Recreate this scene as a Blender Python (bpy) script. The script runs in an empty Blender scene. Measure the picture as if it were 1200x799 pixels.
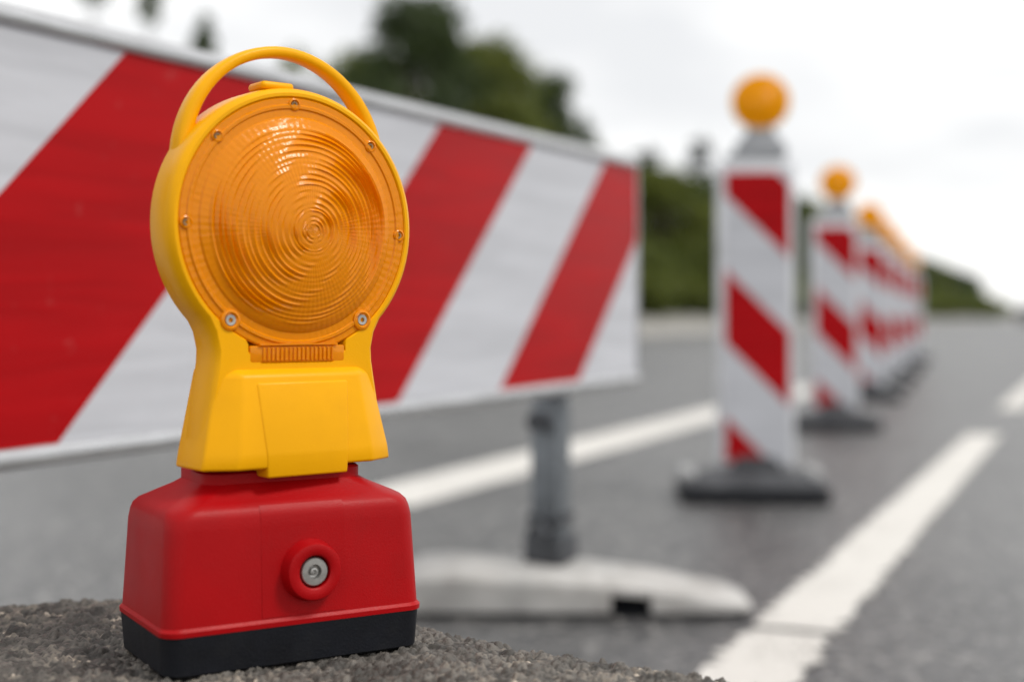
import bpy, bmesh, math, random
import numpy as np
from mathutils import Vector, Matrix
R = math.radians
random.seed(7)
rng = np.random.default_rng(7)
sc = bpy.context.scene
COL = sc.collection

# ------------------------------------------------------------------ camera, sky, sun, exposure
CAM_H = 0.62
cam_d = bpy.data.cameras.new('camera'); cam = bpy.data.objects.new('camera', cam_d); COL.objects.link(cam)
cam.location = (0, 0, CAM_H); cam.rotation_euler = (R(90), 0, 0)
cam_d.sensor_width = 36; cam_d.lens = 48.0; cam_d.shift_y = -29.5/1200
cam_d.clip_start = 0.02; cam_d.clip_end = 6000
cam_d.dof.use_dof = True; cam_d.dof.focus_distance = 1.03; cam_d.dof.aperture_fstop = 2.45
sc.camera = cam

SUN_DIR = Vector((0.75, -0.30, 1.05)).normalized()
w = bpy.data.worlds.new('World'); sc.world = w; w.use_nodes = True
nt = w.node_tree; nt.nodes.clear()
N, L = nt.nodes.new, nt.links.new
out = N('ShaderNodeOutputWorld')
sky = N('ShaderNodeTexSky'); sky.sky_type = 'NISHITA'; sky.sun_disc = False
sky.sun_elevation = math.asin(SUN_DIR.z); sky.sun_rotation = math.atan2(SUN_DIR.x, SUN_DIR.y)
bg1 = N('ShaderNodeBackground'); bg1.inputs[1].default_value = 0.12; L(sky.outputs[0], bg1.inputs[0])
tc = N('ShaderNodeTexCoord'); mp = N('ShaderNodeMapping'); mp.inputs['Scale'].default_value = (2.2, 2.2, 7.5)
mp.inputs['Location'].default_value = (0.3, 0.1, 0.25)
L(tc.outputs['Generated'], mp.inputs[0])
nz = N('ShaderNodeTexNoise'); nz.inputs['Scale'].default_value = 1.25; nz.inputs['Detail'].default_value = 5; nz.inputs['Roughness'].default_value = .5
L(mp.outputs[0], nz.inputs['Vector'])
cr = N('ShaderNodeValToRGB')
cr.color_ramp.elements[0].position = .36; cr.color_ramp.elements[0].color = (.72, .725, .735, 1)
cr.color_ramp.elements[1].position = .58; cr.color_ramp.elements[1].color = (1.0, .995, .98, 1)
L(nz.outputs['Fac'], cr.inputs[0])
bg2 = N('ShaderNodeBackground'); bg2.inputs[1].default_value = 0.86; L(cr.outputs[0], bg2.inputs[0])
mx = N('ShaderNodeMixShader'); mx.inputs[0].default_value = .96
L(bg1.outputs[0], mx.inputs[1]); L(bg2.outputs[0], mx.inputs[2]); L(mx.outputs[0], out.inputs[0])

sun_d = bpy.data.lights.new('sun', 'SUN'); sun_d.energy = 1.4; sun_d.angle = R(14); sun_d.color = (1, .96, .9)
sun = bpy.data.objects.new('sun', sun_d); COL.objects.link(sun)
sun.rotation_euler = SUN_DIR.to_track_quat('Z', 'Y').to_euler(); sun.location = (3, -2, 6)
sc.view_settings.view_transform = 'Standard'; sc.view_settings.look = 'None'
sc.view_settings.gamma = 1; sc.view_settings.use_curve_mapping = False; sc.view_settings.exposure = 0.52

# ------------------------------------------------------------------ materials
def mat(name, color, rough=.5, metal=0, var=.0, vscale=20, bump=0, bscale=60, color2=None, spec=.5, detail=4,
        dirt=0, dscale=6, dcol=(.12, .11, .10), stretch=None, sss=0, coat=0):
    m = bpy.data.materials.new(name); m.use_nodes = True
    t = m.node_tree; b = t.nodes['Principled BSDF']
    b.inputs['Roughness'].default_value = rough; b.inputs['Metallic'].default_value = metal
    b.inputs['Specular IOR Level'].default_value = spec
    if coat: b.inputs['Coat Weight'].default_value = coat; b.inputs['Coat Roughness'].default_value = .1
    if sss: b.inputs['Subsurface Weight'].default_value = sss; b.inputs['Subsurface Scale'].default_value = .006
    b.inputs['Base Color'].default_value = (*color, 1)
    tcn = t.nodes.new('ShaderNodeTexCoord'); src = tcn.outputs['Object']
    if stretch:
        mpn = t.nodes.new('ShaderNodeMapping'); mpn.inputs['Scale'].default_value = stretch
        t.links.new(src, mpn.inputs[0]); src = mpn.outputs[0]
    def noise(s, d=detail):
        n = t.nodes.new('ShaderNodeTexNoise'); n.inputs['Scale'].default_value = s; n.inputs['Detail'].default_value = d
        t.links.new(src, n.inputs['Vector']); return n.outputs['Fac']
    csock = None
    if var or color2:
        c2 = color2 or tuple(min(1, c*(1-var)) for c in color)
        rp = t.nodes.new('ShaderNodeValToRGB')
        rp.color_ramp.elements[0].position = .35; rp.color_ramp.elements[0].color = (*c2, 1)
        rp.color_ramp.elements[1].position = .65; rp.color_ramp.elements[1].color = (*color, 1)
        t.links.new(noise(vscale), rp.inputs[0]); csock = rp.outputs[0]
        mr = t.nodes.new('ShaderNodeMapRange'); mr.inputs['To Min'].default_value = min(1, rough+.12); mr.inputs['To Max'].default_value = max(.02, rough-.08)
        t.links.new(noise(vscale*1.7), mr.inputs[0]); t.links.new(mr.outputs[0], b.inputs['Roughness'])
    if dirt:
        mxn = t.nodes.new('ShaderNodeMix'); mxn.data_type = 'RGBA'
        if csock: t.links.new(csock, mxn.inputs['A'])
        else: mxn.inputs['A'].default_value = (*color, 1)
        mxn.inputs['B'].default_value = (*dcol, 1)
        rp2 = t.nodes.new('ShaderNodeMapRange'); rp2.inputs['From Min'].default_value = .5; rp2.inputs['From Max'].default_value = .8
        rp2.inputs['To Max'].default_value = dirt
        t.links.new(noise(dscale, 8), rp2.inputs[0]); t.links.new(rp2.outputs[0], mxn.inputs['Factor'])
        csock = mxn.outputs['Result']
    if csock: t.links.new(csock, b.inputs['Base Color'])
    if bump:
        bn = t.nodes.new('ShaderNodeBump'); bn.inputs['Strength'].default_value = 1; bn.inputs['Distance'].default_value = bump
        t.links.new(noise(bscale, 3), bn.inputs['Height']); t.links.new(bn.outputs[0], b.inputs['Normal'])
    return m

def stripes_mat(name, red, white, period, phase, axis_a, slope, rough=.32, warp=None):
    """diagonal red and white retro-reflective film, in object space; a = along, Z = up"""
    m = bpy.data.materials.new(name); m.use_nodes = True
    t = m.node_tree; b = t.nodes['Principled BSDF']; n = t.nodes.new; l = t.links.new
    b.inputs['Specular IOR Level'].default_value = .09
    tcn = n('ShaderNodeTexCoord'); sp = n('ShaderNodeSeparateXYZ'); l(tcn.outputs['Object'], sp.inputs[0])
    ml = n('ShaderNodeMath'); ml.operation = 'MULTIPLY_ADD'; l(sp.outputs['Z'], ml.inputs[0]); ml.inputs[1].default_value = slope; l(sp.outputs[axis_a], ml.inputs[2])
    src = ml.outputs[0]
    if warp:                                # the film pieces left of q0 are a little longer
        q0, k = warp
        a1 = n('ShaderNodeMath'); a1.operation = 'MAXIMUM'; a1.name = 'warp1'; l(src, a1.inputs[0]); a1.inputs[1].default_value = q0
        a2 = n('ShaderNodeMath'); a2.operation = 'MINIMUM'; a2.name = 'warp2'; l(src, a2.inputs[0]); a2.inputs[1].default_value = q0
        a3 = n('ShaderNodeMath'); a3.operation = 'SUBTRACT'; a3.name = 'warp3'; l(a2.outputs[0], a3.inputs[0]); a3.inputs[1].default_value = q0
        a4 = n('ShaderNodeMath'); a4.operation = 'MULTIPLY'; l(a3.outputs[0], a4.inputs[0]); a4.inputs[1].default_value = k
        a5 = n('ShaderNodeMath'); a5.operation = 'ADD'; l(a4.outputs[0], a5.inputs[0]); l(a1.outputs[0], a5.inputs[1]); src = a5.outputs[0]
    ad = n('ShaderNodeMath'); ad.operation = 'MULTIPLY_ADD'; ad.name = 'phase'; l(src, ad.inputs[0]); ad.inputs[1].default_value = 1/period; ad.inputs[2].default_value = phase
    fr = n('ShaderNodeMath'); fr.operation = 'FRACT'; l(ad.outputs[0], fr.inputs[0])
    gt = n('ShaderNodeMath'); gt.operation = 'GREATER_THAN'; l(fr.outputs[0], gt.inputs[0]); gt.inputs[1].default_value = .5
    mp_ = n('ShaderNodeMapping'); mp_.inputs['Scale'].default_value = (1.2, 1, 14); mp_.inputs['Rotation'].default_value = (0, R(6), 0); l(tcn.outputs['Object'], mp_.inputs[0])
    nz_ = n('ShaderNodeTexNoise'); nz_.inputs['Scale'].default_value = 2.1; nz_.inputs['Detail'].default_value = 5; nz_.inputs['Roughness'].default_value = .55; nz_.inputs['Distortion'].default_value = .6; l(mp_.outputs[0], nz_.inputs['Vector'])
    def two(c, k):
        r = n('ShaderNodeValToRGB'); r.color_ramp.elements[0].position = .36; r.color_ramp.elements[1].position = .62
        r.color_ramp.elements[0].color = (*[x*k for x in c], 1); r.color_ramp.elements[1].color = (*c, 1); l(nz_.outputs['Fac'], r.inputs[0]); return r.outputs[0]
    mx_ = n('ShaderNodeMix'); mx_.data_type = 'RGBA'; l(gt.outputs[0], mx_.inputs['Factor']); l(two(white, .86), mx_.inputs['A']); l(two(red, .80), mx_.inputs['B'])
    # small scuffs
    nz2 = n('ShaderNodeTexNoise'); nz2.inputs['Scale'].default_value = 45; nz2.inputs['Detail'].default_value = 4; l(tcn.outputs['Object'], nz2.inputs['Vector'])
    mr = n('ShaderNodeMapRange'); mr.inputs['From Min'].default_value = .66; mr.inputs['From Max'].default_value = .78; mr.inputs['To Max'].default_value = .12; l(nz2.outputs['Fac'], mr.inputs[0])
    mx2 = n('ShaderNodeMix'); mx2.data_type = 'RGBA'; l(mr.outputs[0], mx2.inputs['Factor']); l(mx_.outputs['Result'], mx2.inputs['A']); mx2.inputs['B'].default_value = (.3, .27, .25, 1)
    l(mx2.outputs['Result'], b.inputs['Base Color'])
    mr2 = n('ShaderNodeMapRange'); mr2.inputs['To Min'].default_value = rough-.06; mr2.inputs['To Max'].default_value = rough+.16; l(nz_.outputs['Fac'], mr2.inputs[0]); l(mr2.outputs[0], b.inputs['Roughness'])
    bp = n('ShaderNodeBump'); bp.inputs['Distance'].default_value = .0012; l(nz_.outputs['Fac'], bp.inputs['Height']); l(bp.outputs[0], b.inputs['Normal'])
    return m

def asphalt_mat(name, base, scale, bump, attr=None, rough=.75, low=.38, tint=(1, 1, 1)):
    m = bpy.data.materials.new(name); m.use_nodes = True
    t = m.node_tree; b = t.nodes['Principled BSDF']; n = t.nodes.new; l = t.links.new
    tcn = n('ShaderNodeTexCoord')
    vo = n('ShaderNodeTexVoronoi'); vo.inputs['Scale'].default_value = scale; l(tcn.outputs['Object'], vo.inputs['Vector'])
    sp = n('ShaderNodeSeparateXYZ')
    if attr:
        at = n('ShaderNodeAttribute'); at.attribute_name = attr; l(at.outputs['Vector'], sp.inputs[0])
    else: l(vo.outputs['Color'], sp.inputs[0])
    rp = n('ShaderNodeValToRGB'); e = rp.color_ramp.elements
    e[0].position = 0; e[0].color = (base*low, base*low*.97, base*low*.93, 1)
    e[1].position = 1; e[1].color = (base*4.4, base*4.15, base*3.8, 1)  # brightest flecks: pale aggregate, with glints painted into the colour
    x = e.new(.55); x.color = (base*.95, base*.94, base*.94, 1); x = e.new(.86); x.color = (base*1.7, base*1.62, base*1.5, 1)
    l(sp.outputs[0], rp.inputs[0])
    big = n('ShaderNodeTexNoise'); big.inputs['Scale'].default_value = .9; big.inputs['Detail'].default_value = 6; l(tcn.outputs['Object'], big.inputs['Vector'])
    mr = n('ShaderNodeMapRange'); mr.inputs['From Min'].default_value = .3; mr.inputs['From Max'].default_value = .7; mr.inputs['To Min'].default_value = .72; mr.inputs['To Max'].default_value = 1.22; l(big.outputs['Fac'], mr.inputs[0])
    mu = n('ShaderNodeVectorMath'); mu.operation = 'SCALE'; l(rp.outputs[0], mu.inputs[0]); l(mr.outputs[0], mu.inputs['Scale'])
    tn = n('ShaderNodeVectorMath'); tn.operation = 'MULTIPLY'; l(mu.outputs[0], tn.inputs[0]); tn.inputs[1].default_value = tint
    l(tn.outputs[0], b.inputs['Base Color'])
    b.inputs['Roughness'].default_value = rough; b.inputs['Specular IOR Level'].default_value = .5
    bp = n('ShaderNodeBump'); bp.inputs['Distance'].default_value = bump; bp.invert = True
    l(vo.outputs['Distance'], bp.inputs['Height']); l(bp.outputs[0], b.inputs['Normal'])
    return m

def paint_mat(name, under=.1):
    m = bpy.data.materials.new(name); m.use_nodes = True
    t = m.node_tree; b = t.nodes['Principled BSDF']; n = t.nodes.new; l = t.links.new
    tcn = n('ShaderNodeTexCoord')
    nz1 = n('ShaderNodeTexNoise'); nz1.inputs['Scale'].default_value = 90; nz1.inputs['Detail'].default_value = 5; l(tcn.outputs['Object'], nz1.inputs['Vector'])
    nz2 = n('ShaderNodeTexNoise'); nz2.inputs['Scale'].default_value = 3; nz2.inputs['Detail'].default_value = 5; l(tcn.outputs['Object'], nz2.inputs['Vector'])
    ad = n('ShaderNodeMath'); ad.operation = 'MULTIPLY_ADD'; l(nz2.outputs['Fac'], ad.inputs[0]); ad.inputs[1].default_value = .5; l(nz1.outputs['Fac'], ad.inputs[2])
    rp = n('ShaderNodeValToRGB'); e = rp.color_ramp.elements
    e[0].position = .50; e[0].color = (under, under*.95, under*.9, 1); e[1].position = .66; e[1].color = (.62, .60, .565, 1)
    x = e.new(.58); x.color = (.42, .40, .37, 1)
    l(ad.outputs[0], rp.inputs[0]); l(rp.outputs[0], b.inputs['Base Color'])
    b.inputs['Roughness'].default_value = .6
    bp = n('ShaderNodeBump'); bp.inputs['Distance'].default_value = .003; l(nz1.outputs['Fac'], bp.inputs['Height']); l(bp.outputs[0], b.inputs['Normal'])
    return m

def leaf_mat(name, c1, c2):
    m = bpy.data.materials.new(name); m.use_nodes = True
    t = m.node_tree; b = t.nodes['Principled BSDF']; n = t.nodes.new; l = t.links.new
    at = n('ShaderNodeAttribute'); at.attribute_name = 'tone'
    oi = n('ShaderNodeObjectInfo')
    ad = n('ShaderNodeMath'); ad.operation = 'MULTIPLY_ADD'; l(oi.outputs['Random'], ad.inputs[0]); ad.inputs[1].default_value = .4; l(at.outputs['Fac'], ad.inputs[2])
    rp = n('ShaderNodeValToRGB'); rp.color_ramp.elements[0].color = (*c1, 1); rp.color_ramp.elements[1].color = (*c2, 1)
    l(ad.outputs[0], rp.inputs[0]); l(rp.outputs[0], b.inputs['Base Color']); b.inputs['Roughness'].default_value = .6
    tr = n('ShaderNodeBsdfTranslucent'); l(rp.outputs[0], tr.inputs[0])
    ms = n('ShaderNodeMixShader'); ms.inputs[0].default_value = .4
    l(b.outputs[0], ms.inputs[1]); l(tr.outputs[0], ms.inputs[2]); l(ms.outputs[0], t.nodes['Material Output'].inputs[0])
    return m

def lens_mat(name, trans=.34, col=(1.0, .335, .0)):
    m = bpy.data.materials.new(name); m.use_nodes = True
    t = m.node_tree; b = t.nodes['Principled BSDF']; n = t.nodes.new; l = t.links.new
    b.inputs['Base Color'].default_value = (*col, 1)
    b.inputs['Roughness'].default_value = .17; b.inputs['IOR'].default_value = 1.42; b.inputs['Specular IOR Level'].default_value = .25
    b.inputs['Transmission Weight'].default_value = trans
    tcn = n('ShaderNodeTexCoord')
    nz1 = n('ShaderNodeTexNoise'); nz1.inputs['Scale'].default_value = 160; nz1.inputs['Detail'].default_value = 3; l(tcn.outputs['Object'], nz1.inputs['Vector'])
    bp = n('ShaderNodeBump'); bp.inputs['Distance'].default_value = .0007; bp.inputs['Strength'].default_value = .6
    # fine radial flutes moulded into the lens
    sp = n('ShaderNodeSeparateXYZ'); l(tcn.outputs['Object'], sp.inputs[0])
    sb = n('ShaderNodeMath'); sb.operation = 'SUBTRACT'; l(sp.outputs['Z'], sb.inputs[0]); sb.inputs[1].default_value = .307
    an = n('ShaderNodeMath'); an.operation = 'ARCTAN2'; l(sb.outputs[0], an.inputs[0]); l(sp.outputs['X'], an.inputs[1])
    mu = n('ShaderNodeMath'); mu.operation = 'MULTIPLY'; l(an.outputs[0], mu.inputs[0]); mu.inputs[1].default_value = 96
    si = n('ShaderNodeMath'); si.operation = 'SINE'; l(mu.outputs[0], si.inputs[0])
    nz2 = n('ShaderNodeTexNoise'); nz2.inputs['Scale'].default_value = 38; l(tcn.outputs['Object'], nz2.inputs['Vector'])
    m2 = n('ShaderNodeMath'); m2.operation = 'MULTIPLY'; l(si.outputs[0], m2.inputs[0]); l(nz2.outputs['Fac'], m2.inputs[1])
    m3 = n('ShaderNodeMath'); m3.operation = 'MULTIPLY_ADD'; l(m2.outputs[0], m3.inputs[0]); m3.inputs[1].default_value = .2; l(nz1.outputs['Fac'], m3.inputs[2])
    l(m3.outputs[0], bp.inputs['Height']); l(bp.outputs[0], b.inputs['Normal'])
    return m

M = dict(
    yellow=mat('yellow_plastic', (.88, .405, .0008), .34, var=.10, vscale=9, bump=.00012, bscale=700, dirt=.18, dscale=30, dcol=(.55, .24, .004), spec=.14),
    amber_in=mat('silver_reflector', (.95, .80, .45), .3, var=.2, vscale=60),
    amber_dark=mat('amber_brown', (.30, .075, .004), .4),
    lens=lens_mat('amber_lens'),
    lens_small=lens_mat('amber_lens_frosted', .12, (1.0, .40, .001)),
    red=mat('red_plastic', (.375, .002, .004), .38, var=.12, vscale=14, bump=.00018, bscale=900, dirt=.22, dscale=45, dcol=(.24, .008, .008), spec=.16),
    rubber=mat('black_rubber', (.006, .007, .011), .55, spec=.25, var=.4, vscale=40, bump=.0003, bscale=500, dirt=.3, dscale=60, dcol=(.02, .02, .02)),
    steel=mat('galvanised_steel', (.23, .25, .27), .45, metal=.75, var=.25, vscale=25, bump=.0005, bscale=60),
    screw=mat('screw_under_amber', (.34, .22, .11), .4, metal=.6, var=.3, vscale=300),
    bolt=mat('bolt_steel', (.55, .54, .52), .33, metal=.9, var=.2, vscale=200),
    dark_steel=mat('dark_steel', (.10, .105, .115), .5, metal=.6, var=.3, vscale=40),
    alu=mat('aluminium_rail', (.66, .66, .67), .27, metal=1, var=.16, vscale=10, stretch=(1, 12, 12), bump=.0004, bscale=40, dirt=.4, dscale=14, dcol=(.25, .24, .23)),
    foot=mat('worn_white_foot', (.50, .49, .475), .7, var=.35, vscale=7, bump=.002, bscale=40, dirt=.6, dscale=9, dcol=(.20, .18, .16)),
    plate_top=mat('worn_rubber', (.055, .058, .066), .7, var=.4, vscale=12, dirt=.3, dscale=10, dcol=(.16, .16, .16)),
    foot_grey=mat('dusty_rubber', (.45, .45, .45), .8, var=.35, vscale=12, dirt=.5, dscale=10, dcol=(.12, .12, .12)),
    white_pl=mat('white_plastic', (.66, .67, .70), .45, var=.1, vscale=8, dirt=.35, dscale=9, dcol=(.3, .29, .28)),
    grey_pl=mat('grey_plastic', (.33, .34, .36), .5, var=.15, vscale=14),
    board=stripes_mat('striped_film', (.40, .0035, .006), (.55, .56, .60), .7071, 0.0, 'X', -1.05, warp=(0, .928)),
    beacon=stripes_mat('beacon_film', (.40, .003, .006), (.55, .56, .60), .5, 0.0, 'X', 1.0),
    asphalt=asphalt_mat('road_asphalt', .078, 78, .0028, rough=.40, tint=(.98, 1.0, 1.05)),
    bank=asphalt_mat('coarse_asphalt', .105, 900, .0004, attr='stone', rough=.62, low=.16, tint=(1.08, .98, .86)),
    paint=paint_mat('road_paint'),
    gravel=mat('pale_gravel', (.40, .385, .36), .9, var=.3, vscale=3, bump=.02, bscale=20),
    grass=mat('meadow_grass', (.07, .09, .03), .9, var=.4, vscale=1.2, bump=.05, bscale=8),
    hill=mat('far_woods', (.035, .05, .03), .95, var=.4, vscale=.05),
    bark=mat('bark', (.08, .06, .045), .9, var=.4, vscale=6, bump=.02, bscale=12),
    leaf=leaf_mat('green_leaves', (.048, .076, .012), (.175, .20, .028)),
    leaf_dark=leaf_mat('dark_leaves', (.028, .048, .014), (.09, .125, .030)),
    needle=leaf_mat('spruce_needles', (.014, .03, .022), (.04, .065, .04)),
    carpaint=mat('dark_car_paint', (.02, .022, .026), .3, var=.2, vscale=3, coat=.6),
    carglass=mat('car_glass', (.015, .017, .02), .08),
    tail=mat('tail_lamp_red', (.35, .01, .01), .25),
)

# ------------------------------------------------------------------ helpers
def tag(o, label=None, cat=None, group=None, kind=None):
    for k, v in (('label', label), ('category', cat), ('group', group), ('kind', kind)):
        if v: o[k] = v
    return o
def empty(name, loc=(0, 0, 0), rz=0):
    o = bpy.data.objects.new(name, None); COL.objects.link(o); o.location = loc; o.rotation_euler = (0, 0, rz)
    o.empty_display_size = .05; return o
def link(name, me, m=None, parent=None, loc=None, rot=None, smooth=None):
    o = bpy.data.objects.new(name, me); COL.objects.link(o)
    if m is not None and not me.materials: me.materials.append(m)
    if parent: o.parent = parent
    if loc: o.location = loc
    if rot: o.rotation_euler = rot
    if smooth is not None:
        me.polygons.foreach_set('use_smooth', [True]*len(me.polygons))
        if smooth < 180: me.set_sharp_from_angle(angle=R(smooth))
    return o
def bm_obj(name, bm, m, parent=None, loc=None, rot=None, smooth=35):
    bmesh.ops.recalc_face_normals(bm, faces=bm.faces)
    me = bpy.data.meshes.new(name); bm.to_mesh(me); bm.free()
    return link(name, me, m, parent, loc, rot, smooth)
def add_box(bm, c, s, rot=None, bevel=0, seg=2):
    r = bmesh.ops.create_cube(bm, size=1)['verts']
    mt = Matrix.Translation(c) @ (rot or Matrix.Identity(4)) @ Matrix.Diagonal((*s, 1))
    bmesh.ops.transform(bm, matrix=mt, verts=r)
    if bevel:
        es = list({e for v in r for e in v.link_edges})
        bmesh.ops.bevel(bm, geom=es, offset=bevel, segments=seg, affect='EDGES', profile=.5)
def add_loft(bm, rings, cap=True, closed=True):
    vs = [[bm.verts.new(p) for p in r] for r in rings]
    n = len(vs[0])
    for a, b in zip(vs, vs[1:]):
        for i in range(n if closed else n-1):
            j = (i+1) % n
            bm.faces.new((a[i], a[j], b[j], b[i]))
    if cap:
        bm.faces.new(vs[0][::-1]); bm.faces.new(vs[-1])
    return vs
def rrect(hx, hy, r, z, seg=5, cx=0, cy=0):
    pts = []
    for sx, sy, a0 in ((1, 1, 0), (-1, 1, 90), (-1, -1, 180), (1, -1, 270)):
        for k in range(seg+1):
            a = R(a0+90*k/seg); pts.append((cx+sx*(hx-r)+r*math.cos(a), cy+sy*(hy-r)+r*math.sin(a), z))
    return pts
def add_lathe(bm, prof, seg=48, mt=None):
    """prof: list of (r, h) along local -Y (towards the front); poles closed"""
    rings = []
    for r, h in prof:
        if r < 1e-6: rings.append([bm.verts.new((0, -h, 0))])
        else: rings.append([bm.verts.new((r*math.cos(2*math.pi*k/seg), -h, r*math.sin(2*math.pi*k/seg))) for k in range(seg)])
    for a, b in zip(rings, rings[1:]):
        for k in range(seg):
            j = (k+1) % seg
            if len(a) == 1 and len(b) == 1: continue
            if len(a) == 1: bm.faces.new((a[0], b[j], b[k]))
            elif len(b) == 1: bm.faces.new((a[k], a[j], b[0]))
            else: bm.faces.new((a[k], a[j], b[j], b[k]))
    if mt: bmesh.ops.transform(bm, matrix=mt, verts=[v for r in rings for v in r])
def add_tube(bm, p0, p1, r0, r1, seg=10):
    p0, p1 = Vector(p0), Vector(p1); d = (p1-p0).normalized()
    q = d.to_track_quat('Z', 'Y'); rings = []
    for p, r in ((p0, r0), (p1, r1)):
        rings.append([p + q @ Vector((r*math.cos(2*math.pi*k/seg), r*math.sin(2*math.pi*k/seg), 0)) for k in range(seg)])
    add_loft(bm, rings)
def copy_tree(o, parent=None):
    c = o.copy(); COL.objects.link(c); c.parent = parent
    for ch in list(o.children): copy_tree(ch, c)
    return c

# ------------------------------------------------------------------ setting: ground, road, markings
RD = Vector((.3912, .9203, 0)); RN = Vector((-.9203, .3912, 0))     # along the road, and to its left
def road_pt(s, p, z=0): return RD*s + RN*p + Vector((0, 0, z))
def strip(name, m, p0, p1, s0, s1, z0, z1=None, kind='structure', segs=1):
    z1 = z0 if z1 is None else z1
    bm = bmesh.new(); prev = None
    for k in range(segs+1):
        s = s0+(s1-s0)*(k/segs)**2 if segs > 1 else s0+(s1-s0)*k
        a, b = bm.verts.new(road_pt(s, p0, z0)), bm.verts.new(road_pt(s, p1, z1))
        if prev: bm.faces.new((prev[0], a, b, prev[1]))
        prev = (a, b)
    o = bm_obj(name, bm, m, smooth=None); return tag(o, kind=kind)
bm = bmesh.new()
bmesh.ops.create_grid(bm, x_segments=2, y_segments=2, size=3000)
tag(bm_obj('ground', bm, M['grass'], loc=(0, 0, -.03), smooth=None), kind='structure')
tag(strip('road', M['asphalt'], -7.5, 12.9, -60, 1500, 0), kind='structure')
strip('gravel_verge', M['gravel'], 12.85, 16.2, -60, 1500, -.004, .62)
strip('grass_embankment', M['grass'], 16.15, 40, -60, 1500, .60, .75)
# far low woods on the skyline
bm = bmesh.new(); prev = None
for k in range(161):
    x = -900+20*k; h = 5.5+3.5*math.sin(k*.37)+2*math.sin(k*1.3+1)+random.uniform(-.8, .8)
    y = 1150+40*math.sin(k*.2)
    v = [bm.verts.new((x, y, -1)), bm.verts.new((x, y+15, h*.8)), bm.verts.new((x, y+40, h)), bm.verts.new((x, y+140, h*.7)), bm.verts.new((x, y+200, -1))]
    if prev:
        for a in range(4): bm.faces.new((prev[a], v[a], v[a+1], prev[a+1]))
    prev = v
tag(bm_obj('hills', bm, M['hill'], smooth=60), kind='structure')

def marking(name, p, width, s0, s1, z, label, step=.02, jag=.009, skew=0):
    n = max(2, int((s1-s0)/step)) if s0 < 12 else 40
    bm = bmesh.new(); prev = None
    for k in range(n+1):
        s = s0+(s1-s0)*k/n
        j = jag if step < .1 else 0
        q = p + skew*(7.5-s)
        a = bm.verts.new(road_pt(s, q-width/2+random.gauss(0, j), z)); b = bm.verts.new(road_pt(s, q+width/2+random.gauss(0, j), z))
        if prev: bm.faces.new((prev[0], a, b, prev[1]))
        prev = (a, b)
    return tag(bm_obj(name, bm, M['paint'], smooth=None), kind='structure')
LP = .514
for s0, s1 in ((-1.5, 2.665), (2.70, 7.5), (9.6, 18.4), (19.7, 29), (30.3, 40)):
    marking('lane_line', LP, .166, s0, s1, .004, '', skew=.0055)
marking('lane_line', 2.20, .34, 3.95, 12.2, .004, '', step=.02, jag=.004)

# ------------------------------------------------------------------ raised asphalt bank the lamp stands on
BANK_H = .375
def worley(x, y, cell, seed):
    gx, gy = np.floor(x/cell).astype(np.int64), np.floor(y/cell).astype(np.int64)
    best = np.full(x.shape, 9.); bid = np.zeros(x.shape); sec = np.full(x.shape, 9.)
    def hsh(a, b, k):
        h = np.sin(a*127.1+b*311.7+k*74.7+seed*13.3)*43758.5453
        return h-np.floor(h)
    for dx in (-1, 0, 1):
        for dy in (-1, 0, 1):
            cx, cy = gx+dx, gy+dy
            px, py = (cx+hsh(cx, cy, 1))*cell, (cy+hsh(cx, cy, 2))*cell
            d = np.hypot(x-px, y-py)/cell
            new = d < best
            sec = np.where(new, best, np.minimum(sec, d)); bid = np.where(new, hsh(cx, cy, 3), bid); best = np.where(new, d, best)
    return best, bid, sec
def smooth_noise(x, y, cell, seed):
    gx, gy = np.floor(x/cell), np.floor(y/cell); fx, fy = x/cell-gx, y/cell-gy
    fx, fy = fx*fx*(3-2*fx), fy*fy*(3-2*fy)
    def h(a, b):
        v = np.sin(a*127.1+b*311.7+seed*17.7)*43758.5453; return v-np.floor(v)
    return (h(gx, gy)*(1-fx)+h(gx+1, gy)*fx)*(1-fy)+(h(gx, gy+1)*(1-fx)+h(gx+1, gy+1)*fx)*fy
ex = np.array([-1.6, -1.2, -.8, -.55, -.43, -.34, -.20, -.12, -.06, .0, .06, .114, .25, .5, .9, 1.3])
ey = np.array([.93, 1.0, 1.09, 1.15, 1.185, 1.225, 1.225, 1.175, 1.11, 1.05, 1.00, .965, .865, .65, .26, -.1])
xs = np.concatenate([np.arange(-1.5, -.47, .02), np.arange(-.47, .18, .0015), np.arange(.18, 1.2, .02)])
ys = np.concatenate([np.arange(-.4, .80, .02), np.arange(.82, 1.26, .0015), np.arange(1.26, 1.42, .008)])
X, Y = np.meshgrid(xs, ys)
edge = np.interp(X, ex, ey) + (smooth_noise(X, Y, .06, 3)-.5)*.022 + (smooth_noise(X, Y, .013, 4)-.5)*.010
d = edge - Y
top = BANK_H - .010*np.exp(-np.clip(d, 0, None)/.02)
Z = np.where(d > 0, top, BANK_H-.010+3.6*d)
d1, id1, s1_ = worley(X, Y, .0046, 1); d2, id2, s2_ = worley(X, Y, .0088, 5)
d3, id3, s3_ = worley(X, Y, .0140, 9)
stone = np.clip((s1_-d1)*2.4, 0, .75)*.0022*(.4+id1) + np.clip((s2_-d2)*2.0, 0, .7)*.0032*(id2 > .5)*(.5+id2) + np.clip((s3_-d3)*2.2, 0, .6)*.0038*(id3 > .72)
Z = Z + (stone - .0040)*np.where(d > -.12, 1, 0) + (smooth_noise(X, Y, .05, 8)-.5)*.004*(Y > -1)
Z = np.maximum(Z, -.02)
ny, nx = X.shape
verts = np.stack([X.ravel(), Y.ravel(), Z.ravel()], 1)
i = (np.arange(ny-1)[:, None]*nx+np.arange(nx-1)[None, :]).ravel()
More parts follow.
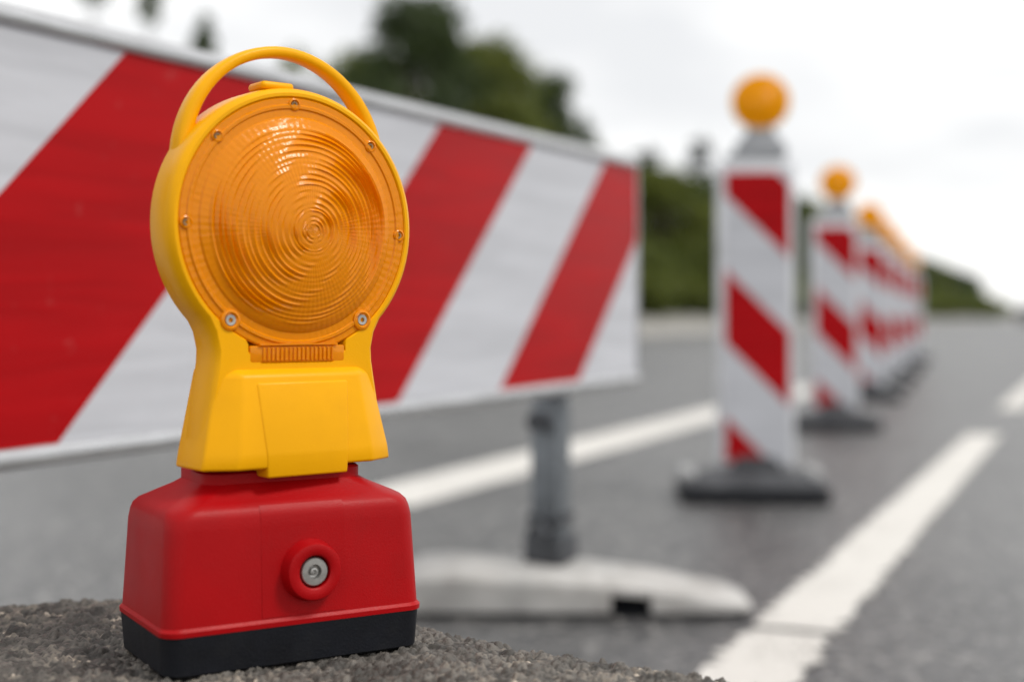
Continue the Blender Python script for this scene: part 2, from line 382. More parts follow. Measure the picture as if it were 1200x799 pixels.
faces = np.stack([i, i+1, i+nx+1, i+nx], 1)
me = bpy.data.meshes.new('asphalt_bank')
me.vertices.add(len(verts)); me.vertices.foreach_set('co', verts.ravel())
me.loops.add(faces.size); me.loops.foreach_set('vertex_index', faces.ravel().astype(np.int32))
me.polygons.add(len(faces)); me.polygons.foreach_set('loop_start', np.arange(0, faces.size, 4, dtype=np.int32))
me.update(calc_edges=True)
tone = np.clip((.72*np.where(id3 > .72, (id3-.72)*3.2, np.where(id2 > .5, (id2-.5)*1.9, id1))+.28*id1)*(.55+.75*smooth_noise(X, Y, .035, 21)), 0, 1)
tone = np.where((s1_-d1 < .10), tone*.3, tone)
at = me.attributes.new('stone', 'FLOAT_VECTOR', 'POINT'); at.data.foreach_set('vector', np.repeat(tone.ravel(), 3).astype(np.float32))
tag(link('asphalt_bank', me, M['bank'], smooth=180), kind='structure')

# ------------------------------------------------------------------ warning lamp head (shared builder)
HC, HR = .312, .100                       # centre height above the box foot, outer radius
def head_outline():
    pts = []
    a0 = -44
    for k in range(73):                   # right neck joint, counter-clockwise over the top to the left one
        a = R(a0+(180-2*a0)*k/72); pts.append((HR*math.cos(a), HC+HR*math.sin(a)))
    left = [(-.0665, .232), (-.0645, .222), (-.0650, .212), (-.0665, .203), (-.0695, .186), (-.0720, .168), (-.0748, .150), (-.0765, .1395), (-.0755, .1380)]
    pts += left + [(-.05, .138), (-.02, .138), (.02, .138), (.05, .138)] + [(-x, y) for x, y in left[::-1]]
    return pts
def lens_open(th, r=.0935, tab=.1005, tw=.040):
    c, s = math.cos(th), math.sin(th); rr = r
    if s < 0:
        k = tab/-s
        if abs(c*k) <= tw: rr = max(rr, k)
        elif abs(c) > 1e-6:
            k2 = tw/abs(c)
            if -s*k2 <= tab: rr = max(r, k2)
    return rr*c, rr*s
def build_head(parent, detail=True):
    """yellow housing, handle, lens with rings, screws: children of parent; front = local -Y"""
    ol = head_outline()
    cen = (0, HC)
    def inset(p, k):
        dx, dy = p[0]-cen[0], p[1]-cen[1]; r = math.hypot(dx, dy)
        if p[1] < .225:                                   # pedestal: inset sideways only
            return (p[0]*(1-k/.075), p[1])
        return (cen[0]+dx*(r-k)/r, cen[1]+dy*(r-k)/r)
    bm = bmesh.new()
    sect = [(-.014, .016), (-.011, .008), (-.007, .003), (.000, 0), (.020, 0), (.0265, .0006), (.0295, .0020), (.0310, .0042)]
    rings = [[(q[0], -wv, q[1]) for q in (inset(p, k) for p in ol)] for wv, k in sect]
    opening = []
    for p in ol:
        th = math.atan2(p[1]-HC, p[0]); o_ = lens_open(th); opening.append((o_[0], o_[1]+HC))
    for wv, g in ((.0310, .0), (.0300, -.0008), (.004, -.002)):
        rings.append([(q[0]*(1+g/.09), -wv, HC+(q[1]-HC)*(1+g/.09)) for q in opening])
    vs = add_loft(bm, rings, cap=False)
    bm.faces.new(vs[0][::-1]); bm.faces.new(vs[-1])
    # pedestal block with sloping chamfered front
    def sec(v, hu, wf, cu, back=-.010):
        return [(-hu, -back, v), (-hu, -(wf-cu*.55), v), (-(hu-cu), -wf, v), (hu-cu, -wf, v), (hu, -(wf-cu*.55), v), (hu, -back, v)]
    b2 = bmesh.new()
    add_loft(b2, [sec(.1380, .0772, .046, .022), sec(.148, .0757, .0462, .022), sec(.2035, .0640, .0375, .017), sec(.2085, .0630, .0305, .013)])
    bmesh.ops.bevel(b2, geom=list(b2.edges), offset=.0022, segments=3, affect='EDGES', profile=.5)
    tmp = bpy.data.meshes.new('t'); b2.to_mesh(tmp); b2.free(); bm.from_mesh(tmp)
    # raised middle panel with tongue
    b2 = bmesh.new()
    pl = lambda v, hu, wf: [(-hu, -.02, v), (-hu, -wf, v), (hu, -wf, v), (hu, -.02, v)]
    add_loft(b2, [pl(.1315, .0325, .0468), pl(.148, .0335, .0470), pl(.1985, .0375, .0392), pl(.2005, .0375, .034)])
    bmesh.ops.bevel(b2, geom=list(b2.edges), offset=.0016, segments=3, affect='EDGES', profile=.5)
    b2.to_mesh(tmp); b2.free(); bm.from_mesh(tmp); bpy.data.meshes.remove(tmp)
    # nub on the crown of the housing
    add_box(bm, (-.012, -.012, HC+HR+.0008), (.026, .024, .006), bevel=.0026, seg=3)
    h = bm_obj('housing', bm, M['yellow'], parent, smooth=32)
    # carrying handle: an arch swept with a rounded strip section
    if detail:
        bm = bmesh.new(); rings = []
        ac, ar = HC+.0465, .0822
        for k in range(41):
            a = R(-12+204*k/40); t = abs(k-20)/20
            th, dp = .0042+.0030*t**2, .0070+.003*t
            cx, cz = math.cos(a), math.sin(a)
            sec_ = []
            for q in range(12):
                an = 2*math.pi*q/12
                e = .6
                du = math.copysign(abs(math.cos(an))**e, math.cos(an))*th; dw = math.copysign(abs(math.sin(an))**e, math.sin(an))*dp
                r_ = ar*(1-.02*t) + du
                sec_.append((r_*cx*.99, -(.006+dw), ac+r_*cz))
            rings.append(sec_)
        add_loft(bm, rings); bm_obj('handle', bm, M['yellow'], parent, smooth=50)
    # reflector behind the lens
    bm = bmesh.new()
    add_lathe(bm, [(0, .010), (.014, .010), (.016, .016), (.0165, .0075), (.05, .011), (.072, .020), (.075, .020), (.075, .005)], 64, Matrix.Translation((0, 0, HC)))
    bm_obj('reflector', bm, M['amber_in'], parent, smooth=40)
    bm = bmesh.new()
    for q in (-1, 1):
        add_box(bm, (0, -.020, HC+q*.0165), (.040, .022, .0022)); add_box(bm, (q*.0195, -.020, HC), (.0022, .022, .0310))
    add_box(bm, (0, -.0215, HC-.004), (.150, .004, .009))
    bm_obj('bulb_holder', bm, M['amber_dark'], parent, smooth=None)
    # lens: flange, step, domed fresnel rings; back face smooth
    def dome(r): return .0325 + .0165*(1-(r/.0775)**2)
    prof = [(0, dome(0))]
    r = .0040; k = 0
    rr_ = random.Random(3)
    while r < .0755:
        stp = .0022+.0026*rr_.random(); am = .0003+.0009*rr_.random()**1.4
        if r+stp > .0765: break
        prof += [(r, dome(r)-am*.25), (r+stp*.30, dome(r)+am), (r+stp*.62, dome(r+stp)+am*.6), (r+stp*.85, dome(r+stp)-am*.5)]; r += stp
    prof += [(.0772, .0325), (.0785, .0312), (.0835, .0308), (.0845, .0318), (.0865, .0318), (.0875, .0306), (.0915, .0304), (.0926, .0295), (.0926, .0270)]
    prof += [(.078, .0275), (.0765, .0295)] + [(q, dome(q)-.0030) for q in (.07, .055, .04, .02)] + [(0, dome(0)-.003)]
    bm = bmesh.new(); add_lathe(bm, prof, 128, Matrix.Translation((0, 0, HC)))
    for v in bm.verts:
        rad_ = math.hypot(v.co.x, v.co.z-HC)
        if .004 < rad_ < .0765 and -v.co.y > dome(rad_)-.0022:        # ridges fade in and out around the lens
            an_ = math.atan2(v.co.z-HC, v.co.x)
            am_ = .62+.38*math.sin(2*an_+.6)+.25*math.sin(7*an_+rad_*260)+.5*max(0, -math.sin(an_+.35))*-.6
            v.co.y = -dome(rad_)+(v.co.y+dome(rad_))*max(.12, am_)*1.25
        k_ = max(0, -v.co.y-.0325)/.0165
        v.co.z -= .005*k_; v.co.x += .003*k_
    ln = bm_obj('lens', bm, M['lens'], parent, smooth=24)
    bm = bmesh.new()
    add_box(bm, (0, -.0285, HC-.0935), (.078, .006, .0125), bevel=.0018)
    rr_ = random.Random(5)
    for q in range(17): add_box(bm, (-.028+.0035*q, -.0318, HC-.0935), (.0016+.0006*rr_.random(), .0022, .0095), bevel=.0005, seg=1)
    add_box(bm, (0, -.0322, HC-.0865), (.064, .002, .0012))
    bm_obj('lens_tab', bm, M['lens'], ln, smooth=30)
    if detail:
        def screw(u, v, r, boss, wv=.0312):
            bm = bmesh.new(); mt = Matrix.Translation((u, 0, v))
            add_lathe(bm, [(0, wv-.001), (r*.38, wv-.001), (r*.42, wv+.0008), (r*.9, wv+.0009), (r, wv+.0002), (r, wv-.004)], 18, mt)
            bm_obj('screw', bm, M['screw' if r < .003 else 'bolt'], parent, smooth=30)
            if boss:
                bm = bmesh.new()
                add_lathe(bm, [(r*1.05, wv-.003), (r*1.05, wv+.0004), (r*1.35, wv+.0016), (r*1.75, wv+.0010), (r*1.95, wv-.001), (r*1.95, wv-.004)], 24, mt)
                bm_obj('screw_boss', bm, M['lens'], ln, smooth=30)
        for a in (92, 137, 45, 181, -3):
            screw(.0872*math.cos(R(a)), HC+.0872*math.sin(R(a)), .0026, True, .0306)
        for s in (-1, 1): screw(s*.0540, HC-.0690, .0042, True, .0312)
    return h

# ------------------------------------------------------------------ foreground warning lamp
LAMP = (-.180, 1.017, BANK_H-.001)
lamp = empty('warning_lamp', LAMP, R(31))
tag(lamp, 'yellow warning lamp with round amber lens and carry hoop on a red battery box', 'warning lamp')
bm = bmesh.new()
add_loft(bm, [rrect(.0935, .0555, .012, 0), rrect(.0962, .0582, .014, .002), rrect(.0985, .0602, .016, .029), rrect(.0965, .0582, .015, .0295)])
bm_obj('base_tray', bm, M['rubber'], lamp, smooth=40)
bm = bmesh.new()
S = [(.0970, .0588, .015, .0275), (.0986, .0604, .013, .0285), (.0988, .0606, .013, .0318), (.0978, .0596, .013, .0330), (.0970, .0590, .013, .0340),
     (.0938, .0564, .0145, .098), (.0930, .0558, .0165, .1050), (.0915, .0546, .017, .1095), (.0885, .0520, .018, .1130), (.0840, .0480, .018, .1155),
     (.0660, .0390, .016, .1235), (.0615, .0370, .016, .1262), (.0590, .0350, .016, .1280)]
add_loft(bm, [rrect(a, b, c, z, 8) for a, b, c, z in S])
b2 = bmesh.new()   # faint raised middle panel on the front
add_loft(b2, [[(-.030, -.03, z), (-.0285, -(y+.0003), z), (.0345, -(y+.0003), z), (.036, -.03, z)] for z, y in ((.0352, .0590), (.098, .0562), (.1050, .0558), (.1096, .0546), (.1131, .0520))])
tmp = bpy.data.meshes.new('t'); b2.to_mesh(tmp); b2.free(); bm.from_mesh(tmp); bpy.data.meshes.remove(tmp)
box = bm_obj('battery_box', bm, M['red'], lamp, smooth=28)
bm = bmesh.new()
add_loft(bm, [rrect(.0605, .0360, .015, .1255, 6), rrect(.0605, .0360, .015, .1340, 6), rrect(.0590, .0345, .014, .1355, 6), rrect(.0560, .0320, .012, .1356, 6), rrect(.0560, .020, .012, .146, 6)])
bm_obj('neck_collar', bm, M['red'], lamp, smooth=35)
BU, BV = .0075, .0655
mt = Matrix.Translation((BU, -.0570, BV))
bm = bmesh.new()
add_lathe(bm, [(.0225, -.004), (.0220, .0015), (.0206, .004), (.0204, .0095), (.0196, .0110), (.0180, .0115), (.0128, .0115), (.0117, .0106), (.0114, .002), (0, .002)], 48, mt)
boss = bm_obj('screw_socket', bm, M['red'], lamp, smooth=40)
bm = bmesh.new()
add_lathe(bm, [(.0100, .001), (.0100, .0090), (.0094, .0098), (.0052, .0099), (.0046, .0085), (.0044, .0060), (.0030, .0058), (.0026, .0088), (.0016, .0090), (.0012, .0070), (0, .0070)], 40, mt)
bm_obj('bolt', bm, M['bolt'], boss, smooth=30)
head = empty('lamp_head', (.005, -.002, 0), R(7)); head.parent = lamp
build_head(head)
# keep thing > part > sub-part: hang the head's pieces on its housing
def flatten_head(root, headobj):
    for o in list(headobj.children):
        mw = Matrix.Translation(headobj.location) @ Matrix.Rotation(headobj.rotation_euler.z, 4, 'Z')
        o.parent = root; o.matrix_local = mw
    bpy.data.objects.remove(headobj)
flatten_head(lamp, head)

# ------------------------------------------------------------------ striped barrier board
def board_xy(px):                          # ground position of the board plane under a picture column
    z = 2182/(1433-px); return Vector(((px-600)/1600*z, z, 0))
BR = board_xy(742); BD = (board_xy(742)-board_xy(0)).normalized(); LEN = 2.38
BROT = math.atan2(BD.y, BD.x)
B0 = BR - BD*LEN                            # left end
ZB, ZT = .464, .985
bar = empty('barrier_board', (B0.x, B0.y, -LEN*math.tan(R(.5))), BROT); bar.rotation_euler.y = -R(.5)
tag(bar, 'long red and white diagonally striped barrier board with aluminium rails on steel posts', 'barrier')
# stripe phase: boundary white->red at the top of the film at picture column 705
s705 = (board_xy(705)-B0).length
FZ0, FZ1 = ZB+.026, ZT-.026
bm = bmesh.new()
nx_ = 60; grid = []
for a in range(2):
    grid.append([bm.verts.new((LEN*k/nx_*.9985+.002, -.012, FZ0-.004 if a == 0 else FZ1+.004)) for k in range(nx_+1)])
for k in range(nx_): bm.faces.new((grid[0][k], grid[0][k+1], grid[1][k+1], grid[1][k]))
r_ = bmesh.ops.extrude_face_region(bm, geom=list(bm.faces))
bmesh.ops.translate(bm, vec=(0, .022, 0), verts=[v for v in r_['geom'] if isinstance(v, bmesh.types.BMVert)])
pan = bm_obj('striped_panel', bm, M['board'], bar, smooth=30)
st = M['board'].node_tree
ph = (-(s705 - 1.05*FZ1)/.7071 + .5) % 1.0       # red where fract > .5
st.nodes['phase'].inputs[2].default_value = ph
for k_ in ('warp1', 'warp2', 'warp3'): st.nodes[k_].inputs[1].default_value = (board_xy(517)-B0).length - 1.05*FZ1
def rail(name, z0, z1, hw, par):
    bm = bmesh.new()
    pr = [(-hw, z0+.004), (-hw, z1-.008), (-hw*.72, z1-.002), (-hw*.3, z1), (hw*.3, z1), (hw*.72, z1-.002), (hw, z1-.008), (hw, z0+.004), (hw*.8, z0), (-hw*.8, z0)]
    add_loft(bm, [[(x, y, z) for y, z in pr] for x in np.linspace(0, LEN+.004, 12)])
    return bm_obj(name, bm, M['alu'], par, smooth=50)
rail('top_rail', FZ1, ZT, .019, bar); rail('bottom_rail', ZB, FZ0, .018, bar)
bm = bmesh.new()
add_box(bm, (LEN+.0035, 0, (ZB+ZT)/2), (.005, .030, ZT-ZB-.03), bevel=.001); bm_obj('end_strip', bm, M['alu'], bar, smooth=30)
def post(px_s, off, name='post'):
    """square steel tube behind the board, with clamp collar, knobs and bolts"""
    bm = bmesh.new(); add_box(bm, (px_s, off, .51), (.058, .058, .92), bevel=.005); 
    p_ = bm_obj(name, bm, M['steel'], bar, smooth=30)
    bm = bmesh.new(); add_box(bm, (px_s, off, .26), (.066, .066, .34), bevel=.004)
    add_box(bm, (px_s+.004, off-.024, .30), (.036, .022, .42), bevel=.003)
    bm_obj('sleeve', bm, M['steel'], p_, smooth=30)
    bm = bmesh.new(); add_box(bm, (px_s, off, .125), (.090, .090, .060), bevel=.006); add_box(bm, (px_s, off, .19), (.080, .080, .022), bevel=.004)
    bm_obj('collar', bm, M['dark_steel'], p_, smooth=30)
    for dx, dz, r in ((-.075, .40, .024), (-.072, .165, .024), (.066, .165, .020)):
        bm = bmesh.new(); add_tube(bm, (px_s+dx*.35, off, dz), (px_s+dx, off, dz), .009, .009)
        add_tube(bm, (px_s+dx*.75, off, dz), (px_s+dx*1.06, off, dz), r, r*.85, 8)
        bm_obj('clamp_knob', bm, M['dark_steel'], p_, smooth=30)
    for z in (ZB+.07, ZT-.08):
        bm = bmesh.new(); add_box(bm, (px_s, off*.5+.005, z), (.09, max(.02, off-.01), .05), bevel=.003); bm_obj('bracket', bm, M['steel'], p_, smooth=30)
    return p_
def s_of(px): return (board_xy(px)-B0).length
POFF = .075
S1 = s_of(683); S0 = .42
post(S1, POFF); post(S0, POFF)
def barrier_foot(loc, rz, label):
    f = empty('ballast_block', loc, rz); tag(f, label, 'base plate', 'feet under the striped barrier board')
    def sec(x, h, hw): return [(x, -hw, .012), (x, -hw, h*.80), (x, -hw*.80, h), (x, hw*.80, h), (x, hw, h*.80), (x, hw, .012)]
    bm = bmesh.new(); add_loft(bm, [sec(-.43, .032, .105), sec(-.40, .045, .118), sec(-.24, .098, .125), (sec(-.16, .100, .125)), sec(.05, .088, .125), sec(.150, .080, .125)])
    bmesh.ops.bevel(bm, geom=list(bm.edges), offset=.003, segments=2, affect='EDGES'); bm_obj('main_block', bm, M['foot'], f, smooth=35)
    bm = bmesh.new(); add_loft(bm, [sec(.232, .070, .125), sec(.40, .038, .112), sec(.445, .024, .09)])
    bmesh.ops.bevel(bm, geom=list(bm.edges), offset=.003, segments=2, affect='EDGES'); bm_obj('end_block', bm, M['foot'], f, smooth=35)
    bm = bmesh.new(); add_loft(bm, [[(x, -.118, h*.62), (x, -.118, h*.80), (x, -.095, h), (x, .095, h), (x, .118, h*.80), (x, .118, h*.62)] for x, h in ((.148, .080), (.234, .070))]); bm_obj('handle_bridge', bm, M['foot'], f, smooth=35)
    bm = bmesh.new(); add_box(bm, (.191, 0, .030), (.084, .06, .036)); bm_obj('slot_shade_fill', bm, M['rubber'], f, smooth=None)  # black filler inside the opening, stands in for the shade of the slot
    bm = bmesh.new(); add_box(bm, (0, 0, .0085), (.85, .20, .017), bevel=.003); bm_obj('rubber_pad', bm, M['rubber'], f, smooth=30)
    return f
def bar_pt(s, off): return Vector((B0.x, B0.y, 0)) + BD*s + Vector((-BD.y, BD.x, 0))*off
p1 = bar_pt(S1, POFF); p0 = bar_pt(S0, POFF)
barrier_foot((p1.x-.030, p1.y-.03, 0), R(-1), 'worn white wedge shaped foot with dark slot under the visible barrier post')
barrier_foot((p0.x-.2, p0.y+.12, 0), R(4), 'worn white wedge shaped foot under the barrier post behind the lamp')

# ------------------------------------------------------------------ beacons in a row
def beacon_at(k): 
    y = (4.66, 7.5, 10.0, 11.7, 13.5, 15.6, 18.5)[k]; return Vector((530/1600*y-.705+.004, y, 0))
BW, BH, BT = .25, 1.035, .07
def make_beacon():
    r = empty('striped_beacon')
    z0 = .11
    bm = bmesh.new(); add_box(bm, (0, 0, z0+BH/2), (BW+.012, BT, BH), bevel=.010, seg=3); body = bm_obj('body', bm, M['white_pl'], r, smooth=35)
    bm = bmesh.new(); add_box(bm, (.004, -BT/2-.001, z0+BH/2-.01), (BW-.035, .003, BH-.055)); fl = bm_obj('striped_film', bm, M['beacon'], r, smooth=None)
    bm = bmesh.new(); add_box(bm, (0, 0, z0+BH+.010), (.20, .055, .036), bevel=.006)
    bm_obj('top_cap', bm, M['grey_pl'], r, smooth=35)
    bm = bmesh.new(); add_loft(bm, [rrect(.085, .055, .02, .085), rrect(.085, .055, .02, .12), rrect(.06, .045, .02, .145)]); bm_obj('foot_socket', bm, M['plate_top'], r, smooth=35)
    return r
def make_plate():
    f = empty('ballast_plate')
    bm = bmesh.new(); add_loft(bm, [rrect(.245, .17, .04, .0), rrect(.25, .175, .04, .03), rrect(.245, .17, .04, .05)]); bm_obj('rubber_base', bm, M['rubber'], f, smooth=35)
    bm = bmesh.new(); add_loft(bm, [rrect(.237, .162, .035, .048), rrect(.225, .15, .035, .072), rrect(.13, .10, .03, .092)]); bm_obj('top_plate', bm, M['plate_top'], f, smooth=35)
    for s in (-1, 1):
        bm = bmesh.new(); add_box(bm, (s*.215, .03, .080), (.05, .20, .04), bevel=.008); bm_obj('carry_grip', bm, M['foot_grey'], f, smooth=35)
    return f
def make_top_lamp():
    l_ = empty('beacon_lamp')
    bm = bmesh.new(); add_loft(bm, [rrect(.085, .032, .01, 0), rrect(.082, .03, .01, .02), rrect(.045, .024, .01, .070), rrect(.040, .022, .01, .090)]); bm_obj('bracket', bm, M['grey_pl'], l_, smooth=35)
    bm = bmesh.new(); c = .168
    add_lathe(bm, [(0, -.03), (.07, -.03), (.086, -.022), (.092, 0), (.092, .018), (.088, .024), (.083, .024), (.083, .005), (0, .005)], 48, Matrix.Translation((0, 0, c)))
    bm_obj('housing', bm, M['yellow'], l_, smooth=35)
    bm = bmesh.new(); prof = [(0, .040)]
    for q in range(1, 15):
        r0 = .0054*q; prof += [(r0-.002, .040-.016*(r0/.078)**2-.0008), (r0, .040-.016*(r0/.078)**2+.0006)]
    prof += [(.0825, .0225), (.0825, .012), (.07, .012), (0, .028)]
    add_lathe(bm, prof, 48, Matrix.Translation((0, 0, c))); bm_obj('lens', bm, M['lens_small'], l_, smooth=30)
    return l_
ORD = ['first', 'second', 'third', 'fourth', 'fifth', 'sixth', 'seventh']
bc, pt_, tl = make_beacon(), make_plate(), make_top_lamp()
for k in range(7):
    b_, f_, l_ = (bc, pt_, tl) if k == 0 else (copy_tree(bc), copy_tree(pt_), copy_tree(tl))
    p = beacon_at(k); yaw = R(-6+random.uniform(-2, 2)*(k > 0))
    f_.location = (p.x-.03, p.y-.01, .001); f_.rotation_euler.z = yaw*.5
    b_.location = (p.x-.012, p.y, 0); b_.rotation_euler.z = yaw
    l_.location = (p.x+.005, p.y, 1.172); l_.rotation_euler.z = yaw+R(-3); l_.scale = (1.08, 1.08, 1.04)
    tag(b_, f'red and white striped traffic beacon, {ORD[k]} in the row counted from the barrier board', 'beacon', 'striped beacons in a row')
    tag(f_, f'dark rubber foot plate under the {ORD[k]} striped beacon counted from the barrier board', 'base plate', 'rubber feet of the beacons')
    tag(l_, f'round amber lamp on grey bracket on top of the {ORD[k]} striped beacon from the barrier', 'warning lamp', 'amber lamps on the beacons')
# film stripes: red triangle top right, band in the middle, triangle bottom left
st = M['beacon'].node_tree
# boundaries: on the left film edge (x=-.1) red begins (going down) at z=.78 and ends at z=.52
st.nodes['phase'].inputs[2].default_value = (1.0 - (-.10+.775)/.5) % 1.0

# ------------------------------------------------------------------ trees
def leaf_mesh(name, cen, nrm_spread, size, tone, aspect=.6):
    n = len(cen)
    a = rng.normal(size=(n, 3)); a /= np.linalg.norm(a, axis=1)[:, None]
    b = np.cross(a, rng.normal(size=(n, 3))); b /= np.linalg.norm(b, axis=1)[:, None]
    s = size[:, None]*.5
    v = np.stack([cen-a*s, cen+b*s*aspect, cen+a*s, cen-b*s*aspect], 1).reshape(-1, 3)
    me = bpy.data.meshes.new(name)
    me.vertices.add(n*4); me.vertices.foreach_set('co', v.ravel())
    me.loops.add(n*4); me.loops.foreach_set('vertex_index', np.arange(n*4, dtype=np.int32))
    me.polygons.add(n); me.polygons.foreach_set('loop_start', np.arange(0, n*4, 4, dtype=np.int32))
    me.update(calc_edges=True)
    at = me.attributes.new('tone', 'FLOAT', 'POINT'); at.data.foreach_set('value', np.repeat(tone, 4).astype(np.float32))
    return me
def make_tree(name, lm, h, wdt, base, nclump, per, leaf, shape='round', trunk_r=.16, cl=.55):
    t = empty(name)
    bm = bmesh.new(); pts = []
    x = y = 0
    for k in range(8):
        z = h*.92*k/7; pts.append((Vector((x, y, z-.1)), trunk_r*(1-.88*k/7))); x += random.gauss(0, .02*h*.4); y += random.gauss(0, .02*h*.4)
    rings = [[p+Vector((r*math.cos(a), r*math.sin(a), 0)) for a in np.linspace(0, 2*math.pi, 9)[:-1]] for p, r in pts]
    add_loft(bm, rings)
    cens = []
    for c in range(nclump):
        u = random.random(); zz = base + (h-base)*(u if shape != 'cone' else 1-math.sqrt(1-u*.98))
        f = (zz-base)/(h-base)
        if shape == 'round': rad = math.sqrt(max(.02, 1-(2*f-.85)**2/1.4)) if f > .42 else .78+.5*f
        elif shape == 'slim': rad = math.sin(math.pi*min(1, f*.86+.14))**.7
        else: rad = (1-f)*1.0+.04
        rad *= wdt/2; a = random.uniform(0, 2*math.pi); q = rad*random.uniform(.45, 1)**.7*random.uniform(.85, 1.1)
        cens.append((q*math.cos(a), q*math.sin(a), zz-(.12*q if shape == 'cone' else 0), max(.18*wdt*.5, cl*random.uniform(.6, 1.2)*(1 if shape != 'cone' else .35+.65*(1-f)))))
    for cx, cy, cz, _ in cens[::3]:
        k = min(6, max(1, int(cz/h*7*.75))); add_tube(bm, pts[k][0], (cx*.85, cy*.85, cz), trunk_r*.28, trunk_r*.06, 5)
    bm_obj('trunk', bm, M['bark'], t, smooth=60)
    C, S_, T = [], [], []
    for cx, cy, cz, cr_ in cens:
        g = rng.normal(size=(per, 3)); g /= np.linalg.norm(g, axis=1)[:, None]
        g *= (rng.random(per)**.45*cr_)[:, None]*np.array([1, 1, .7 if shape != 'cone' else .35])
        C.append(g+np.array([cx, cy, cz])); S_.append(leaf*rng.uniform(.6, 1.3, per)); T.append(np.clip(rng.normal(random.uniform(.15, .55), .12, per), 0, 1))
    me = leaf_mesh('crown', np.concatenate(C), 0, np.concatenate(S_), np.concatenate(T))
    link('crown', me, lm, t)
    t['h'] = h; t['w'] = wdt
    return t
PROTO = {
    'full': make_tree('broadleaf_tree', M['leaf'], 9, 6.5, .6, 120, 90, .30, 'round', .2, 1.0),
    'full2': make_tree('broadleaf_tree', M['leaf_dark'], 8.5, 6, .5, 110, 90, .30, 'round', .18, 1.0),
    'sparse': make_tree('broadleaf_tree', M['leaf'], 7, 4, 1.0, 45, 40, .22, 'round', .11, .6),
    'slim': make_tree('slender_tree', M['leaf_dark'], 8, 1.3, .8, 50, 60, .2, 'slim', .09, .35),
    'spruce': make_tree('spruce_tree', M['needle'], 10, 4.2, .4, 190, 60, .24, 'cone', .16, .75),
    'bush': make_tree('roadside_bush', M['leaf'], 3, 3.4, .0, 46, 70, .22, 'round', .06, .6),
}
used = set()
def put(kind, X_, Y_, h, wd, label, cat='tree', group=None, z=.62):
    pr = PROTO[kind]
    t = copy_tree(pr) if kind in used else pr
    used.add(kind)
    if t is not pr:
        pass
    t.location = (X_, Y_, z); t.rotation_euler.z = random.uniform(0, 6.28)
    t.scale = (wd/pr_w[kind], wd/pr_w[kind], h/pr_h[kind])
    tag(t, label, cat, group); return t
pr_h = {k: v['h'] for k, v in PROTO.items()}; pr_w = {k: v['w'] for k, v in PROTO.items()}
def row_pos(px, c=19.5):
    k = (px-600)/1600; z = c/(.425-k); return k*z, z
def put_px(kind, px, top, wpx, label, c=19.5, **kw):
    X_, z = row_pos(px, c); h = (370-top)/1600*z + CAM_H - .62
    return put(kind, X_, z, h, max(.8, wpx/1600*z), label, **kw)
TG = 'leafy trees in the roadside row'
put_px('slim', 106, -60, 62, 'tall slender dark tree rising above the white end of the barrier board')
put_px('slim', 177, -35, 40, 'slender tree above the red stripe on the barrier board')
put_px('slim', 240, 22, 44, 'small slender tree tip beside the carry hoop of the lamp')
put_px('sparse', 352, 62, 120, 'thin airy tree seen through the carry hoop of the lamp')
put_px('full2', 485, 6, 190, 'tallest dark broadleaf tree behind the middle of the barrier board')
put_px('full', 575, 60, 170, 'bright green broadleaf tree beside the tallest dark tree')
put_px('full2', 648, 95, 110, 'dark round broadleaf tree behind the last white stripe of the barrier board')
put_px('full', 690, 175, 80, 'low green broadleaf tree beside the end of the barrier board')
put_px('spruce', 757, 145, 120, 'pointed dark spruce between the barrier board and the first beacon', c=23)
put_px('spruce', 822, 130, 80, 'narrow pointed spruce directly behind the first beacon', c=23)
for px, tp, wp, kd in ((772, 205, 120, 'full'), (812, 215, 90, 'full2'), (860, 215, 110, 'full'), (905, 228, 90, 'full2'), (940, 240, 80, 'full'), (975, 255, 80, 'full2'), (1005, 270, 60, 'full'),
                       (1030, 283, 60, 'full2'), (1052, 293, 50, 'full'), (1072, 302, 44, 'full2'), (1090, 308, 40, 'full'), (1106, 313, 36, 'full2'), (1120, 318, 30, 'full2'), (1133, 322, 26, 'full2'), (1143, 327, 22, 'full2')):
    put_px(kd, px, tp, wp*1.25, 'green broadleaf tree in the long row behind the striped beacons', group=TG)
for px, tp, wp, kd in ((430, 75, 130, 'full'), (540, 70, 130, 'full2'), (620, 130, 110, 'full'), (720, 205, 100, 'full2'), (840, 228, 90, 'full2')):
    put_px(kd, px, tp, wp*1.2, 'green broadleaf tree standing behind the front row of trees', c=25, group='leafy trees in the second row')
zz = 40
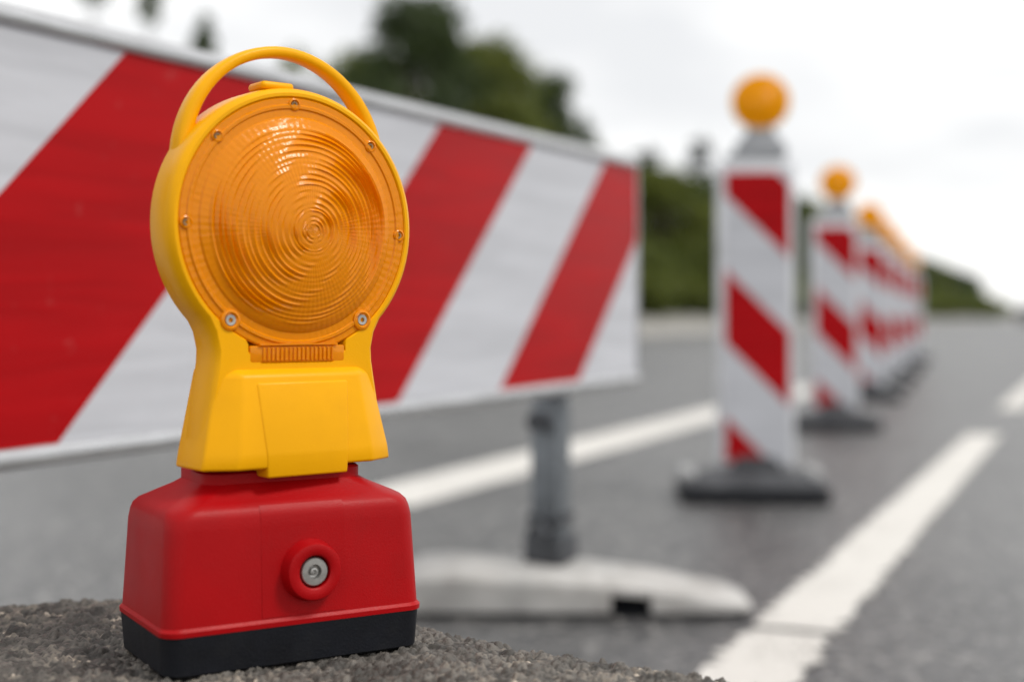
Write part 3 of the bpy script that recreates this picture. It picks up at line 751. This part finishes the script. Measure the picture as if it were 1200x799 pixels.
while zz < 235:
    put('bush', .425*zz-18.6+random.uniform(-.4, .4), zz, random.uniform(2.0, 3.4), random.uniform(3.6, 5)*(1+zz/200), 'low green bush at the foot of the roadside tree row', 'bush', 'bushes under the tree row', z=.58)
    zz += 3.2*(1+zz/120)

# ------------------------------------------------------------------ far car on the road
def make_car(loc, rz):
    c = empty('car', loc, rz); tag(c, 'dark car far down the road beyond the white lane line', 'car')
    hw = .88
    bm = bmesh.new()
    prof = [(-2.1, .35), (-2.15, .62), (-2.08, .88), (-1.85, .95), (.9, .93), (1.9, .80), (2.1, .62), (2.08, .32), (1.7, .24), (-1.7, .24)]
    add_loft(bm, [[(x, y, z) for x, z in [(a*(1 if abs(y) < .8 else .985), b) for a, b in prof]] for y in (-hw, -hw*.9, hw*.9, hw)])
    bm_obj('body', bm, M['carpaint'], c, smooth=30)
    bm = bmesh.new()
    add_loft(bm, [[(-2.0, -.80, .92), (1.0, -.80, .92), (1.0, .80, .92), (-2.0, .80, .92)], [(-1.75, -.68, 1.38), (.25, -.68, 1.40), (.25, .68, 1.40), (-1.75, .68, 1.38)], [(-1.6, -.6, 1.45), (.1, -.6, 1.46), (.1, .6, 1.46), (-1.6, .6, 1.45)]])
    bm_obj('cabin', bm, M['carpaint'], c, smooth=30)
    bm = bmesh.new(); add_box(bm, (-1.895, 0, 1.17), (.02, 1.25, .34), Matrix.Rotation(R(28), 4, 'Y')); bm_obj('rear_window', bm, M['carglass'], c, smooth=None)
    for s in (-1, 1):
        bm = bmesh.new(); add_box(bm, (-.6, s*.752, 1.16), (1.7, .02, .30), Matrix.Rotation(R(s*14), 4, 'X')); bm_obj('side_window', bm, M['carglass'], c, smooth=None)
        bm = bmesh.new(); add_box(bm, (-2.10, s*.70, .78), (.06, .28, .18), bevel=.02); bm_obj('tail_lamp', bm, M['tail'], c, smooth=30)
        for x in (-1.35, 1.35):
            bm = bmesh.new(); add_tube(bm, (x, s*.70, .315), (x, s*.90, .315), .315, .315, 24); bm_obj('wheel', bm, M['rubber'], c, smooth=30)
    return c
make_car((.380*112, 112, 0), math.atan2(RD.y, RD.x))

# helper properties are not part of the scene's description
for o in bpy.data.objects:
    for k in ('h', 'w'):
        if k in o: del o[k]
    o.select_set(False)
